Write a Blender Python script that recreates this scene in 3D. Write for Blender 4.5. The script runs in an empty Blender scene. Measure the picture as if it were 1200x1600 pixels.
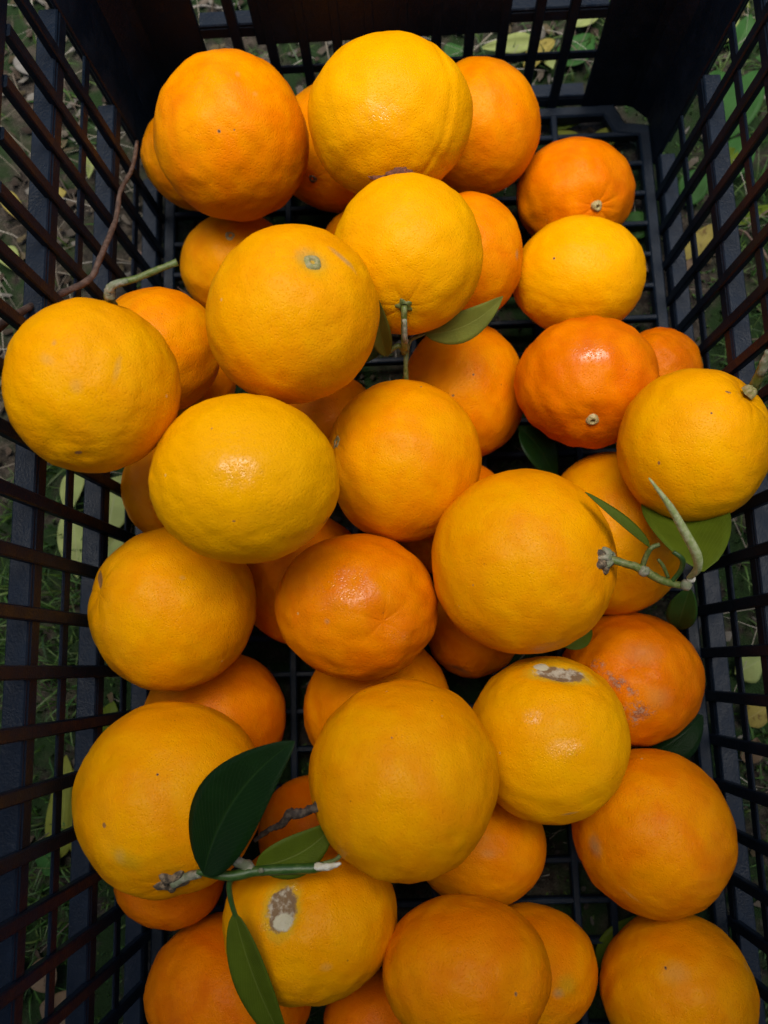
import bpy, math, random
import numpy as np
from mathutils import Vector, Matrix, Quaternion

random.seed(4); rng = np.random.default_rng(4)
scn = bpy.context.scene
COL = scn.collection

# ---------------------------------------------------------------- camera
F_PX = 1300.0                                   # focal length for a 1200 px wide frame
CAM_R = np.array([[0.999416288421383, 0.003113128419290766, 0.034020447814101885],
                  [0.003113128419290766, 0.9833966484304493, -0.18144238834187673],
                  [-0.034020447814101885, 0.18144238834187673, 0.9828129368518322]])
CAM_P = np.array([0.0, 0.0, 0.50])              # half a metre over the crate floor (z = 0)
cd = bpy.data.cameras.new("camera"); cam = bpy.data.objects.new("camera", cd); COL.objects.link(cam)
M4 = Matrix([list(r) + [0] for r in CAM_R] + [[0, 0, 0, 1]])
cam.matrix_world = Matrix.Translation(Vector(CAM_P)) @ M4
cd.sensor_fit = 'HORIZONTAL'; cd.sensor_width = 36.0; cd.lens = 36.0 * F_PX / 1200.0
cd.clip_start = 0.01; cd.clip_end = 200.0
scn.camera = cam
cd.dof.use_dof = True; cd.dof.focus_distance = 0.375; cd.dof.aperture_fstop = 13.0

# ---------------------------------------------------------------- light
SUN_EL, SUN_AZ = 87.0, 0.0                    # azimuth from +Y, clockwise
w = bpy.data.worlds.new("World"); scn.world = w; w.use_nodes = True
nt = w.node_tree; nt.nodes.clear()
sky = nt.nodes.new('ShaderNodeTexSky'); sky.sky_type = 'NISHITA'; sky.sun_disc = False
sky.sun_elevation = math.radians(SUN_EL); sky.sun_rotation = math.radians(SUN_AZ)
sky.air_density = 1.0; sky.dust_density = 0.7; sky.ozone_density = 1.0
bg = nt.nodes.new('ShaderNodeBackground'); bg.inputs['Strength'].default_value = 0.085
out = nt.nodes.new('ShaderNodeOutputWorld')
nt.links.new(sky.outputs[0], bg.inputs[0]); nt.links.new(bg.outputs[0], out.inputs[0])
sl = bpy.data.lights.new("sun", 'SUN'); sl.energy = 4.7; sl.angle = math.radians(48); sl.color = (1.0, 0.95, 0.86)
so = bpy.data.objects.new("sun", sl); COL.objects.link(so)
el, az = math.radians(SUN_EL), math.radians(SUN_AZ)
sdir = Vector((math.sin(az) * math.cos(el), math.cos(az) * math.cos(el), math.sin(el)))
so.rotation_euler = sdir.to_track_quat('Z', 'Y').to_euler(); so.location = sdir * 5
scn.view_settings.view_transform = 'Standard'; scn.view_settings.look = 'None'
scn.view_settings.exposure = 0.62; scn.view_settings.gamma = 1.0
scn.render.engine = 'CYCLES'
scn.cycles.max_bounces = 8; scn.cycles.diffuse_bounces = 3; scn.cycles.use_denoising = True

# ---------------------------------------------------------------- helpers
def nrm(v):
    v = np.asarray(v, float); return v / (np.linalg.norm(v) + 1e-12)
def at(u, v, d):
    """point of the place seen at (u, v) of the 1200x1600 photograph, d metres along the optical axis"""
    return CAM_P + CAM_R @ (np.array([(u - 600) / F_PX, -(v - 800) / F_PX, -1.0]) * d)
def at_z(u, v, z):
    d = CAM_R @ np.array([(u - 600) / F_PX, -(v - 800) / F_PX, -1.0])
    return CAM_P + d * ((z - CAM_P[2]) / d[2])
def tag(o, label=None, cat=None, group=None, kind=None):
    if label: o['label'] = label
    if cat: o['category'] = cat
    if group: o['group'] = group
    if kind: o['kind'] = kind
    return o
def origin(o):
    return np.array(o.matrix_world.translation) if o is not None else np.zeros(3)
def me(name, V, Fc, mat, smooth=False):
    m = bpy.data.meshes.new(name)
    m.from_pydata([tuple(map(float, p)) for p in V], [], [tuple(map(int, f)) for f in Fc])
    if mat: m.materials.append(mat)
    if smooth: m.polygons.foreach_set('use_smooth', [True] * len(m.polygons))
    m.update(); return m
ORI = {}
def obj(name, V, Fc, mat, parent=None, smooth=True, org=None):
    """one mesh object; V are world points; org is the object's origin in the world"""
    V = np.asarray(V, float)
    if org is None: org = ORI[parent.name] if parent is not None else V.mean(0)
    m = me(name, V - org, Fc, mat, smooth)
    o = bpy.data.objects.new(name, m); COL.objects.link(o)
    if parent is not None:
        o.parent = parent; o.location = tuple(org - ORI[parent.name])
    else: o.location = tuple(org)
    ORI[o.name] = np.array(org, float)
    return o

class N:
    """small helper round a node tree"""
    def __init__(s, name):
        s.m = bpy.data.materials.new(name); s.m.use_nodes = True; s.t = s.m.node_tree; s.t.nodes.clear()
        s.out = s.n('ShaderNodeOutputMaterial'); s.b = s.n('ShaderNodeBsdfPrincipled')
        s.l(s.b.outputs[0], s.out.inputs[0]); s.tc = s.n('ShaderNodeTexCoord')
    def n(s, k, **kw):
        x = s.t.nodes.new(k)
        for a, b in kw.items(): setattr(x, a, b)
        return x
    def l(s, a, b): s.t.links.new(a, b)
    def put(s, sock, v):
        if hasattr(v, 'is_output'): s.l(v, sock)
        else: sock.default_value = v
    def noise(s, scale, detail=2.0, rough=0.5, vec=None, dist=0.0):
        x = s.n('ShaderNodeTexNoise'); x.inputs['Scale'].default_value = scale; x.inputs['Detail'].default_value = detail
        x.inputs['Roughness'].default_value = rough; x.inputs['Distortion'].default_value = dist
        s.l(vec or s.tc.outputs['Object'], x.inputs['Vector']); return x.outputs['Fac']
    def voro(s, scale, vec=None, feature='F1', rnd=1.0):
        x = s.n('ShaderNodeTexVoronoi'); x.feature = feature; x.inputs['Scale'].default_value = scale
        x.inputs['Randomness'].default_value = rnd
        s.l(vec or s.tc.outputs['Object'], x.inputs['Vector']); return x
    def ramp(s, fac, a, b, lo=0.0, hi=1.0, smooth=True):
        x = s.n('ShaderNodeMapRange'); x.interpolation_type = 'SMOOTHSTEP' if smooth else 'LINEAR'
        s.put(x.inputs['Value'], fac); x.inputs['From Min'].default_value = a; x.inputs['From Max'].default_value = b
        x.inputs['To Min'].default_value = lo; x.inputs['To Max'].default_value = hi; return x.outputs['Result']
    def mix(s, fac, a, b, mode='MIX'):
        x = s.n('ShaderNodeMix', data_type='RGBA', blend_type=mode)
        s.put(x.inputs[0], fac); s.put(x.inputs[6], a if hasattr(a, 'is_output') else (*a, 1) if len(a) == 3 else a)
        s.put(x.inputs[7], b if hasattr(b, 'is_output') else (*b, 1) if len(b) == 3 else b); return x.outputs[2]
    def math(s, op, a, b=0.0):
        x = s.n('ShaderNodeMath', operation=op); s.put(x.inputs[0], a); s.put(x.inputs[1], b); return x.outputs[0]
    def bump(s, h, strength, dist, nxt=None):
        x = s.n('ShaderNodeBump'); x.inputs['Strength'].default_value = strength; x.inputs['Distance'].default_value = dist
        s.put(x.inputs['Height'], h)
        if nxt is not None: s.l(nxt, x.inputs['Normal'])
        return x.outputs[0]
    def set(s, **kw):
        for k, v in kw.items():
            s.put(s.b.inputs[k.replace('_', ' ')], (*v, 1) if isinstance(v, tuple) and len(v) == 3 else v)
        return s.m

def tube(P, Rr, n=9, wob=0.0):
    """swept tube through points P with radii Rr; ends closed"""
    P = np.asarray(P, float); Rr = np.asarray(Rr, float)
    # resample with Catmull-Rom
    Q, S = [], []
    for i in range(len(P) - 1):
        p0, p1, p2, p3 = P[max(i - 1, 0)], P[i], P[i + 1], P[min(i + 2, len(P) - 1)]
        for k in range(5):
            t = k / 5.0
            Q.append(0.5 * (2 * p1 + (p2 - p0) * t + (2 * p0 - 5 * p1 + 4 * p2 - p3) * t * t + (3 * p1 - p0 - 3 * p2 + p3) * t ** 3))
            S.append(Rr[i] + (Rr[i + 1] - Rr[i]) * t)
    Q.append(P[-1]); S.append(Rr[-1]); Q = np.array(Q); S = np.array(S)
    T = np.gradient(Q, axis=0); V, Fc = [], []
    up = nrm(np.cross(T[0], [0.3, 0.2, 0.9]))
    for i in range(len(Q)):
        t = nrm(T[i]); up = nrm(up - t * (up @ t)); s_ = np.cross(t, up)
        for k in range(n):
            a = 2 * math.pi * k / n; r = S[i] * (1 + wob * rng.uniform(-1, 1))
            V.append(Q[i] + (up * math.cos(a) + s_ * math.sin(a)) * r)
    for i in range(len(Q) - 1):
        for k in range(n):
            Fc.append((i * n + k, i * n + (k + 1) % n, (i + 1) * n + (k + 1) % n, (i + 1) * n + k))
    Fc.append(tuple(range(n))[::-1]); Fc.append(tuple((len(Q) - 1) * n + k for k in range(n)))
    return V, Fc

def leaf_mesh(base, tip, width, up, bow=0.1, fold=0.25, side=0.0, nl=16, na=4, thick=0.00028, point=1.0, wav=0.0):
    """a leaf blade with a midrib fold; returns V, F and UVs (u across, v along)"""
    base, tip = np.asarray(base, float), np.asarray(tip, float); L = np.linalg.norm(tip - base)
    t_ = nrm(tip - base); up = nrm(np.asarray(up, float) - t_ * (np.asarray(up, float) @ t_)); sd = np.cross(t_, up)
    V, UV, Fc = [], [], []
    ph = rng.uniform(0, 6)
    for s in (1, -1):
        for i in range(nl + 1):
            t = i / nl
            c = base + (tip - base) * t + up * (bow * L * 4 * t * (1 - t)) + sd * (side * L * 4 * t * (1 - t))
            wd = width * 0.5 * (math.sin(math.pi * t ** (0.85)) ** 0.75 if 0 < t < 1 else 0) * (1 - 0.25 * t * point) + width * 0.012
            for k in range(-na, na + 1):
                a = k / na
                V.append(c + sd * (wd * a * math.cos(fold)) + up * (wd * abs(a) * math.sin(fold) + thick * 0.5 * s
                         + wav * width * math.sin(9 * t + ph + a * 2) * abs(a)))
                UV.append((a * 0.5 + 0.5, t))
    m = 2 * na + 1; off = (nl + 1) * m
    for i in range(nl):
        for k in range(2 * na):
            q = (i * m + k, i * m + k + 1, (i + 1) * m + k + 1, (i + 1) * m + k)
            Fc.append(q); Fc.append(tuple(off + j for j in q[::-1]))
    for i in range(nl):
        for k in (0, 2 * na):
            a, b = i * m + k, (i + 1) * m + k
            Fc.append((a, b, off + b, off + a) if k == 0 else (b, a, off + a, off + b))
    return V, Fc, UV
def leaf(name, base, tip, width, up, mat, parent=None, **kw):
    V, Fc, UV = leaf_mesh(base, tip, width, up, **kw)
    o = obj(name, V, Fc, mat, parent)
    uv = o.data.uv_layers.new(name="UVMap")
    idx = np.zeros(len(o.data.loops), int); o.data.loops.foreach_get('vertex_index', idx)
    uv.data.foreach_set('uv', np.array(UV)[idx].ravel())
    return o

# ---------------------------------------------------------------- materials
def plastic():
    n = N("black_plastic")
    d = n.noise(60, 4, 0.6); s = n.noise(900, 2)
    c = n.mix(n.ramp(d, .45, .75), (.0020, .0062, .0145), (.0032, .0092, .021))
    c = n.mix(n.ramp(n.noise(260, 5, .7), .60, .74, 0, .30), c, (.06, .062, .066))
    return n.set(Base_Color=c, Roughness=n.ramp(d, .3, .7, .38, .6), Specular_IOR_Level=0.2, Normal=n.bump(n.math('ADD', s, n.math('MULTIPLY', d, 2.0)), .4, .0006))
def leaf_mat(name, top, rib, rough=.42, spot=None, spec=.12):
    n = N(name)
    uv = n.n('ShaderNodeSeparateXYZ'); n.l(n.tc.outputs['UV'], uv.inputs[0])
    a = n.math('ABSOLUTE', n.math('SUBTRACT', uv.outputs[0], .5))
    mid = n.ramp(a, .0, .035, 1, 0)
    # side veins run obliquely from the midrib
    w_ = n.math('ADD', n.math('MULTIPLY', uv.outputs[1], 22.0), n.math('MULTIPLY', a, -16.0))
    vein = n.ramp(n.math('ABSOLUTE', n.math('SUBTRACT', n.math('FRACT', w_), .5)), .40, .5, 0, .38)
    big = n.noise(90, 3)
    c = n.mix(n.ramp(big, .3, .7, 0, .55), top, tuple(x * .62 for x in top))
    c = n.mix(n.math('MAXIMUM', n.math('MULTIPLY', mid, .75), vein), c, rib)
    if spot: c = n.mix(n.ramp(n.noise(150, 4, .7), .56, .66), c, spot)
    h = n.math('SUBTRACT', n.noise(700, 2), n.math('MAXIMUM', mid, n.math('MULTIPLY', vein, 2.0)))
    m = n.set(Base_Color=c, Roughness=rough, Specular_IOR_Level=spec, Normal=n.bump(h, .35, .0005))
    tr = n.n('ShaderNodeBsdfTranslucent'); n.put(tr.inputs[0], c); mx = n.n('ShaderNodeMixShader'); mx.inputs[0].default_value = .22
    n.l(n.b.outputs[0], mx.inputs[1]); n.l(tr.outputs[0], mx.inputs[2]); n.l(mx.outputs[0], n.out.inputs[0])
    return m
def bark(name, a, b, rough=.6, scale=400):
    n = N(name)
    mp = n.n('ShaderNodeMapping'); mp.inputs['Scale'].default_value = (1, 1, 1); n.l(n.tc.outputs['Object'], mp.inputs[0])
    f = n.noise(scale, 5, .65, mp.outputs[0])
    c = n.mix(n.ramp(f, .42, .62), a, b)
    return n.set(Base_Color=c, Roughness=rough, Normal=n.bump(f, .6, .0006))
M = {}
M['plastic'] = plastic()
M['leaf_dark'] = leaf_mat("dark_leaf", (0.0059, 0.0222, 0.0037), (0.0148, 0.0385, 0.0074), .36)
M['leaf_mid'] = leaf_mat("green_leaf", (0.0777, 0.1110, 0.0059), (0.1184, 0.1480, 0.0222), .5)
M['leaf_under'] = leaf_mat("leaf_underside", (0.1480, 0.1591, 0.0222), (0.1850, 0.1924, 0.0370), .6)
M['leaf_ground'] = leaf_mat("ground_leaf", (0.0296, 0.0925, 0.0185), (0.0666, 0.1332, 0.0370), .5)
M['leaf_pale'] = leaf_mat("pale_leaf", (0.26, 0.30, 0.10), (0.2664, 0.2812, 0.1332), .6)
M['leaf_yellow'] = leaf_mat("yellow_leaf", (0.2812, 0.2220, 0.0518), (0.3108, 0.2442, 0.0888), .6, (0.1184, 0.0666, 0.0222))
M['leaf_brown'] = leaf_mat("brown_leaf", (0.1554, 0.1036, 0.0629), (0.2072, 0.1480, 0.0962), .7, (0.0740, 0.0481, 0.0296))
M['leaf_grey'] = leaf_mat("grey_leaf", (0.1924, 0.1776, 0.1591), (0.2442, 0.2220, 0.1998), .75, (0.1036, 0.0888, 0.0740))
M['stem_green'] = bark("green_stem", (0.0703, 0.0999, 0.0133), (0.1406, 0.1480, 0.0444), .5)
M['tendril'] = bark("pale_tendril", (.24, .29, .10), (.36, .38, .20), .55)
M['stem_bright'] = bark("bright_stem", (0.0222, 0.0629, 0.0059), (0.0444, 0.0888, 0.0148), .4, 250)
M['stem_grey'] = bark("greyish_stem", (0.1258, 0.1406, 0.0740), (0.2516, 0.2294, 0.1628), .7, 300)
M['twig'] = bark("brown_twig", (0.0629, 0.0333, 0.0222), (0.1258, 0.0740, 0.0518), .7, 350)
M['twig_dark'] = bark("dark_twig", (0.0222, 0.0133, 0.0089), (0.0740, 0.0518, 0.0333), .8, 420)
M['calyx'] = bark("calyx_skin", (.21, .20, .06), (.32, .25, .12), .65, 600)
M['button'] = bark("stem_button_skin", (.40, .31, .14), (.22, .19, .06), .6, 900)
M['dry'] = bark("dried_calyx", (.05, .035, .02), (.20, .14, .08), .8, 600)
M['pith'] = bark("torn_pith", (.48, .43, .30), (.58, .55, .46), .8, 500)
M['petal'] = bark("shrivelled_petal", (.075, .020, .006), (.17, .045, .014), .8, 800)

def skin(name, tone, marks=(), wet=0.0, rough_peel=1.0, warm=0.0):
    """orange peel. tone 0 yellow .. 1 deep tangerine; marks: (centre, e1, e2, e3, ra, rb, kind) in object space"""
    n = N(name)
    K = [(0, (.76, .340, .0)), (.33, (.73, .272, .0)), (.66, (.665, .172, .0)), (1, (.56, .097, .0))]
    def tcol(t):
        t = min(max(t, 0), 1)
        for (a, ca), (b, cb) in zip(K, K[1:]):
            if t <= b: k = (t - a) / (b - a); return tuple(x + (y - x) * k for x, y in zip(ca, cb))
        return K[-1][1]
    big = n.noise(28 + 9 * tone, 3, .55, dist=.4); med = n.noise(120, 3, .6)
    c = n.mix(n.ramp(big, .32, .68), tcol(tone - .14), tcol(tone + .14))
    c = n.mix(n.ramp(med, .40, .72, 0, .35), c, tcol(tone + .22))
    # oil glands: one bump per cell, the pits between cells slightly deeper in colour
    wv = n.n('ShaderNodeVectorMath', operation='MULTIPLY_ADD')
    nz = n.n('ShaderNodeTexNoise'); nz.inputs['Scale'].default_value = 160; n.l(n.tc.outputs['Object'], nz.inputs['Vector'])
    n.l(nz.outputs['Color'], wv.inputs[0]); wv.inputs[1].default_value = (.002, .002, .002); n.l(n.tc.outputs['Object'], wv.inputs[2])
    v = n.voro(930, wv.outputs[0]); v2 = n.voro(470, wv.outputs[0])
    pit = n.ramp(v.outputs['Distance'], .05, .45, 1, 0)
    c = n.mix(n.math('MULTIPLY', pit, .12), c, tcol(tone + .50)); c = n.mix(n.ramp(n.noise(17, 3, .6), .50, .72, 0, .14), c, (.52, .33, .0))
    # a few dark pin-pricks and pale flecks
    v3 = n.voro(95); keep = n.ramp(n.noise(35, 1), .55, .60)
    c = n.mix(n.math('MULTIPLY', n.math('MULTIPLY', n.ramp(v3.outputs['Distance'], .030, .055, 1, 0), keep), .6), c, (.12, .05, .012))
    v4 = n.voro(70)
    c = n.mix(n.math('MULTIPLY', n.math('MULTIPLY', n.ramp(v4.outputs['Distance'], .03, .06, 1, 0), n.ramp(n.noise(41, 1), .58, .62)), .5), c, (.62, .42, .16))
    rough = n.ramp(med, .3, .7, .32, .44); spec = .05
    wetm = None
    for (p, e1, e2, e3, ra, rb, kind) in marks:
        sub = n.n('ShaderNodeVectorMath', operation='SUBTRACT'); n.l(n.tc.outputs['Object'], sub.inputs[0]); sub.inputs[1].default_value = tuple(p)
        cb = n.n('ShaderNodeCombineXYZ')
        for k, (e, r_) in enumerate(((e1, ra), (e2, rb), (e3, max(ra, rb) * 1.6))):
            d = n.n('ShaderNodeVectorMath', operation='DOT_PRODUCT'); n.l(sub.outputs[0], d.inputs[0]); d.inputs[1].default_value = tuple(np.array(e) / r_)
            n.l(d.outputs['Value'], cb.inputs[k])
        ln = n.n('ShaderNodeVectorMath', operation='LENGTH'); n.l(cb.outputs[0], ln.inputs[0])
        q = n.math('ADD', ln.outputs['Value'], n.math('MULTIPLY', n.math('SUBTRACT', n.noise(330, 4, .7), .5), 1.3 if kind == 'flaky' else .7))
        if kind == 'wet':
            mk = n.math('MULTIPLY', n.ramp(q, .1, 1.15, 1, 0), n.ramp(n.noise(300, 4, .7), .36, .54)); rough = n.math('SUBTRACT', rough, n.math('MULTIPLY', mk, .20)); spec = n.math('ADD', spec, n.math('MULTIPLY', mk, .60)); continue
        mk = n.ramp(q, .75, 1.0, 1, 0)
        if kind == 'dot': cc = n.mix(n.ramp(q, .3, .7), (.05, .03, .02), (.35, .16, .05))
        elif kind == 'pith':
            halo = n.ramp(q, .9, 1.5, 1, 0)
            c = n.mix(n.math('MULTIPLY', halo, .6), c, (.50, .36, .02))
            cc = n.mix(n.ramp(n.noise(190, 3, .6), .38, .54), (.44, .38, .28), (.20, .125, .065))
        elif kind == 'pithwhite': cc = n.mix(n.noise(300, 3), (.54, .50, .38), (.46, .42, .26))
        elif kind == 'scar': cc = n.mix(n.noise(300, 3), (.25, .16, .075), (.34, .23, .11)); mk = n.math('MULTIPLY', n.ramp(q, .0, 1.2, 1, 0), .60)
        elif kind == 'flaky':
            cc = n.mix(n.ramp(n.noise(420, 4, .7), .46, .60), (.17, .055, .035), (.36, .20, .12)); mk = n.math('MULTIPLY', n.ramp(q, .3, 1.1, .9, 0), n.ramp(n.noise(210, 4, .8), .42, .56))
        elif kind == 'green': cc = n.mix(.0, (.30, .26, .01), (.4, .3, .02)); mk = n.math('MULTIPLY', n.ramp(q, .1, 1.3, 1, 0), .42)
        elif kind == 'haze': cc = n.mix(.0, (.42, .26, .09), (.4, .3, .02)); mk = n.math('MULTIPLY', n.ramp(q, .1, 1.2, 1, 0), .26)
        elif kind == 'brown': cc = n.mix(n.noise(500, 3), (.16, .07, .03), (.30, .15, .06)); mk = n.math('MULTIPLY', mk, .9)
        c = n.mix(mk, c, cc)
        if kind in ('pith', 'pithwhite', 'flaky'): rough = n.math('ADD', rough, n.math('MULTIPLY', mk, .3))
    h = n.math('ADD', n.math('MULTIPLY', n.ramp(v.outputs['Distance'], .0, .5), 1.0), n.math('MULTIPLY', n.ramp(v2.outputs['Distance'], 0, .5), .35))
    b1 = n.bump(h, .42 * rough_peel, .00034)
    b2 = n.bump(n.noise(260, 3, .6), .22 * rough_peel, .0008, b1)
    b3 = n.bump(n.noise(70, 2, .5), .22, .002, b2)
    m = n.set(Base_Color=c, Roughness=rough, Specular_IOR_Level=spec, Normal=b3)
    n.b.inputs['Subsurface Weight'].default_value = .0
    return m

# ---------------------------------------------------------------- the crate
TH = 0.034; CO = np.array([.008, 0, 0]); FL = math.atan(.04)
crate = bpy.data.objects.new('plastic_crate', None); COL.objects.link(crate); crate.location = tuple(CO); crate.rotation_euler = (0, 0, TH)
crate.empty_display_size = .1; ORI[crate.name] = CO
tag(crate, 'black lattice sided plastic harvest crate full of oranges, standing on the ground', 'crate')
W_, YN, YF, HT = .1625, -.262, .3645, .232       # half width, near and far inner faces, height
def bar_mesh(name, x0, x1, y0, y1, z0, z1, c=.0007):
    """a box with chamfered edges along its longest direction"""
    L = [x1 - x0, y1 - y0, z1 - z0]; ax = L.index(max(L)); lo, hi = [x0, y0, z0], [x1, y1, z1]
    a, b = [i for i in range(3) if i != ax]
    c = min(c, .4 * min(L[a], L[b]))
    ring = [(lo[a] + c, lo[b]), (hi[a] - c, lo[b]), (hi[a], lo[b] + c), (hi[a], hi[b] - c), (hi[a] - c, hi[b]), (lo[a] + c, hi[b]), (lo[a], hi[b] - c), (lo[a], lo[b] + c)]
    V = []
    for e in (lo[ax], hi[ax]):
        for (p, q) in ring:
            v = [0, 0, 0]; v[ax] = e; v[a] = p; v[b] = q; V.append(v)
    Fc = [(i, (i + 1) % 8, 8 + (i + 1) % 8, 8 + i) for i in range(8)] + [tuple(range(8))[::-1], tuple(range(8, 16))]
    if ax == 1: Fc = [f[::-1] for f in Fc]
    return V, Fc
def local(name, mesh, parent, loc=(0, 0, 0), rot=(0, 0, 0)):
    o = bpy.data.objects.new(name, mesh); COL.objects.link(o); o.parent = parent; o.location = loc; o.rotation_euler = rot; return o
def join(parts):
    V, Fc = [], []
    for v, f in parts:
        b = len(V); V += v; Fc += [tuple(i + b for i in q) for q in f]
    return V, Fc
PL = M['plastic']
H1, H2, H3 = .150, .079, .006                    # the three ledged rails
def wall(x, y, rz, length, pitch, panel=None):
    """local x along the wall, y outward, z up; leans outward"""
    hl = length / 2; cp = .044
    def corner(sg):
        v, f = bar_mesh('', *((-hl + .0150, -hl + cp) if sg < 0 else (hl - cp, hl - .0150)), 0, .0028, -.004, HT)
        for p in v:
            if (p[0] + sg * 0) * sg > hl - .022: p[0] += sg * .04 * p[2]
        return v, f
    parts = [corner(-1), corner(1)]; parts += [
             bar_mesh('', -hl, hl, -.0015, .014, HT, HT + .005), bar_mesh('', -hl, hl, .012, .0145, HT - .02, HT - .0005),   # rim
             bar_mesh('', -hl, hl, 0.0003, .0026, .195, HT - .0006)]
    if panel: parts.append(bar_mesh('', panel[0], panel[1], -.0008, .0032, panel[2], HT - .001))
    V, Fc = join(parts)
    wl = local('side_wall', me('side_wall', V, Fc, PL), crate, (x, y, 0), (0, 0, 0))
    wl.rotation_euler = (Matrix.Rotation(rz, 4, 'Z') @ Matrix.Rotation(-FL, 4, 'X')).to_euler()
    a, b = -hl + cp + .0002, hl - cp - .0002
    mr = join([bar_mesh('', a, b, .0006, .0026, -.0085, -.0006), bar_mesh('', a, b, .0008, .0108, -.0004, .0016)])
    main = me('rail', *mr, PL)
    thin = me('rail', *bar_mesh('', a, b, .0008, .0024, -.0034, .0034), PL)
    for h in (H1, H2, H3): local('rail', main, wl, (0, 0, h))
    for h in ((H1 + H2) / 2 + .002, (H2 + H3) / 2): local('rail', thin, wl, (0, 0, h))
    rib = me('rib', *bar_mesh('', -.0030, .0030, -.0012, .0030, -.002, .195), PL)
    n = int(round((b - a) / pitch))
    for i in range(1, n): local('rib', rib, wl, (a + (b - a) * i / n, 0, 0))
    # outer stiffening fins on the corner panels
    fin = me('fin', *bar_mesh('', -.001, .001, .003, .012, 0, HT - .021), PL)
    for xx in (-hl + .030, hl - .030): local('fin', fin, wl, (xx, 0, 0))
    return wl
yl = YF - YN
wall(0, YF, 0, 2 * W_, .0205, (-.087, .058, .066))
wall(0, YN, math.pi, 2 * W_, .0205, (-.087, .058, .066))
wall(-W_, (YF + YN) / 2, math.pi / 2, yl, .0245)
wall(W_, (YF + YN) / 2, -math.pi / 2, yl, .0245)
# corner posts: a slanted panel bridges each pair of walls, leaning out with them
for sx in (-1, 1):
    for sy, yw in ((-1, YN), (1, YF)):
        V = []
        for z in (-.004, HT + .003):
            e = .04 * z
            for (px, py) in ((.0155, -.0002), (.010, .0012), (.0012, .010), (-.0002, .0155), (-.0032, .0155), (-.0032, .009), (.009, -.0032), (.0155, -.0032)):
                V.append((sx * (W_ + e - px), yw + sy * (e - py), z))
        Fc = [(i, (i + 1) % 8, 8 + (i + 1) % 8, 8 + i) for i in range(8)] + [tuple(range(8))[::-1], tuple(range(8, 16))]
        if sx * sy < 0: Fc = [f[::-1] for f in Fc]
        local('corner_post', me('corner_post', V, Fc, PL), crate)
# bottom grid: chamfered frame, long and cross bars
x0, x1, y0, y1, ch, fw = -W_ + .001, W_ - .001, YN + .001, YF - .001, .019, .0065
def frame_ring(x0, x1, y0, y1, ch, st):
    # the frame steps in at each corner
    return [(x0 + ch, y0), (x1 - ch, y0), (x1 - ch * .72, y0 + ch * .62), (x1, y0 + ch * .72), (x1, y1 - ch * .72), (x1 - ch * .72, y1 - ch * .62), (x1 - ch, y1),
            (x0 + ch, y1), (x0 + ch * .72, y1 - ch * .62), (x0, y1 - ch * .72), (x0, y0 + ch * .72), (x0 + ch * .72, y0 + ch * .62)]
R0 = frame_ring(x0, x1, y0, y1, .022, 0); R1 = frame_ring(x0 + .001, x1 - .001, y0 + .001, y1 - .001, .022, 0)
R2 = frame_ring(x0 + fw, x1 - fw, y0 + fw, y1 - fw, .022, 0); R3 = frame_ring(x0 + fw + .001, x1 - fw - .001, y0 + fw + .001, y1 - fw - .001, .022, 0)
V = [(p[0], p[1], z) for R_, z in ((R0, -.008), (R0, -.0012), (R1, 0.0), (R2, 0.0), (R3, -.0012), (R3, -.008)) for p in R_]
Fc = [(i * 12 + j, i * 12 + (j + 1) % 12, ((i + 1) % 6) * 12 + (j + 1) % 12, ((i + 1) % 6) * 12 + j) for i in range(6) for j in range(12)]
grid = local('bottom_grid', me('bottom_grid', V, Fc, PL), crate)
cross = me('cross_bar', *bar_mesh('', x0 + fw, x1 - fw, -.0017, .0017, -.0075, -.0008), PL)
ny_ = 29
for i in range(1, ny_): local('cross_bar', cross, grid, (0, y0 + (y1 - y0) * i / ny_, 0))
longb = me('long_bar', *bar_mesh('', -.0021, .0021, y0 + fw, y1 - fw, -.0082, -.0003), PL)
for x in (-.118, -.079, -.040, 0, .040, .079, .099): local('long_bar', longb, grid, (x, 0, 0))
foot = me('foot', *bar_mesh('', -.02, .02, -.004, .004, -.0115, -.0086), PL)
for x in (-.13, .13):
    for y in (YN + .02, YF - .02): local('foot', foot, grid, (x, y, 0))

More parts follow.
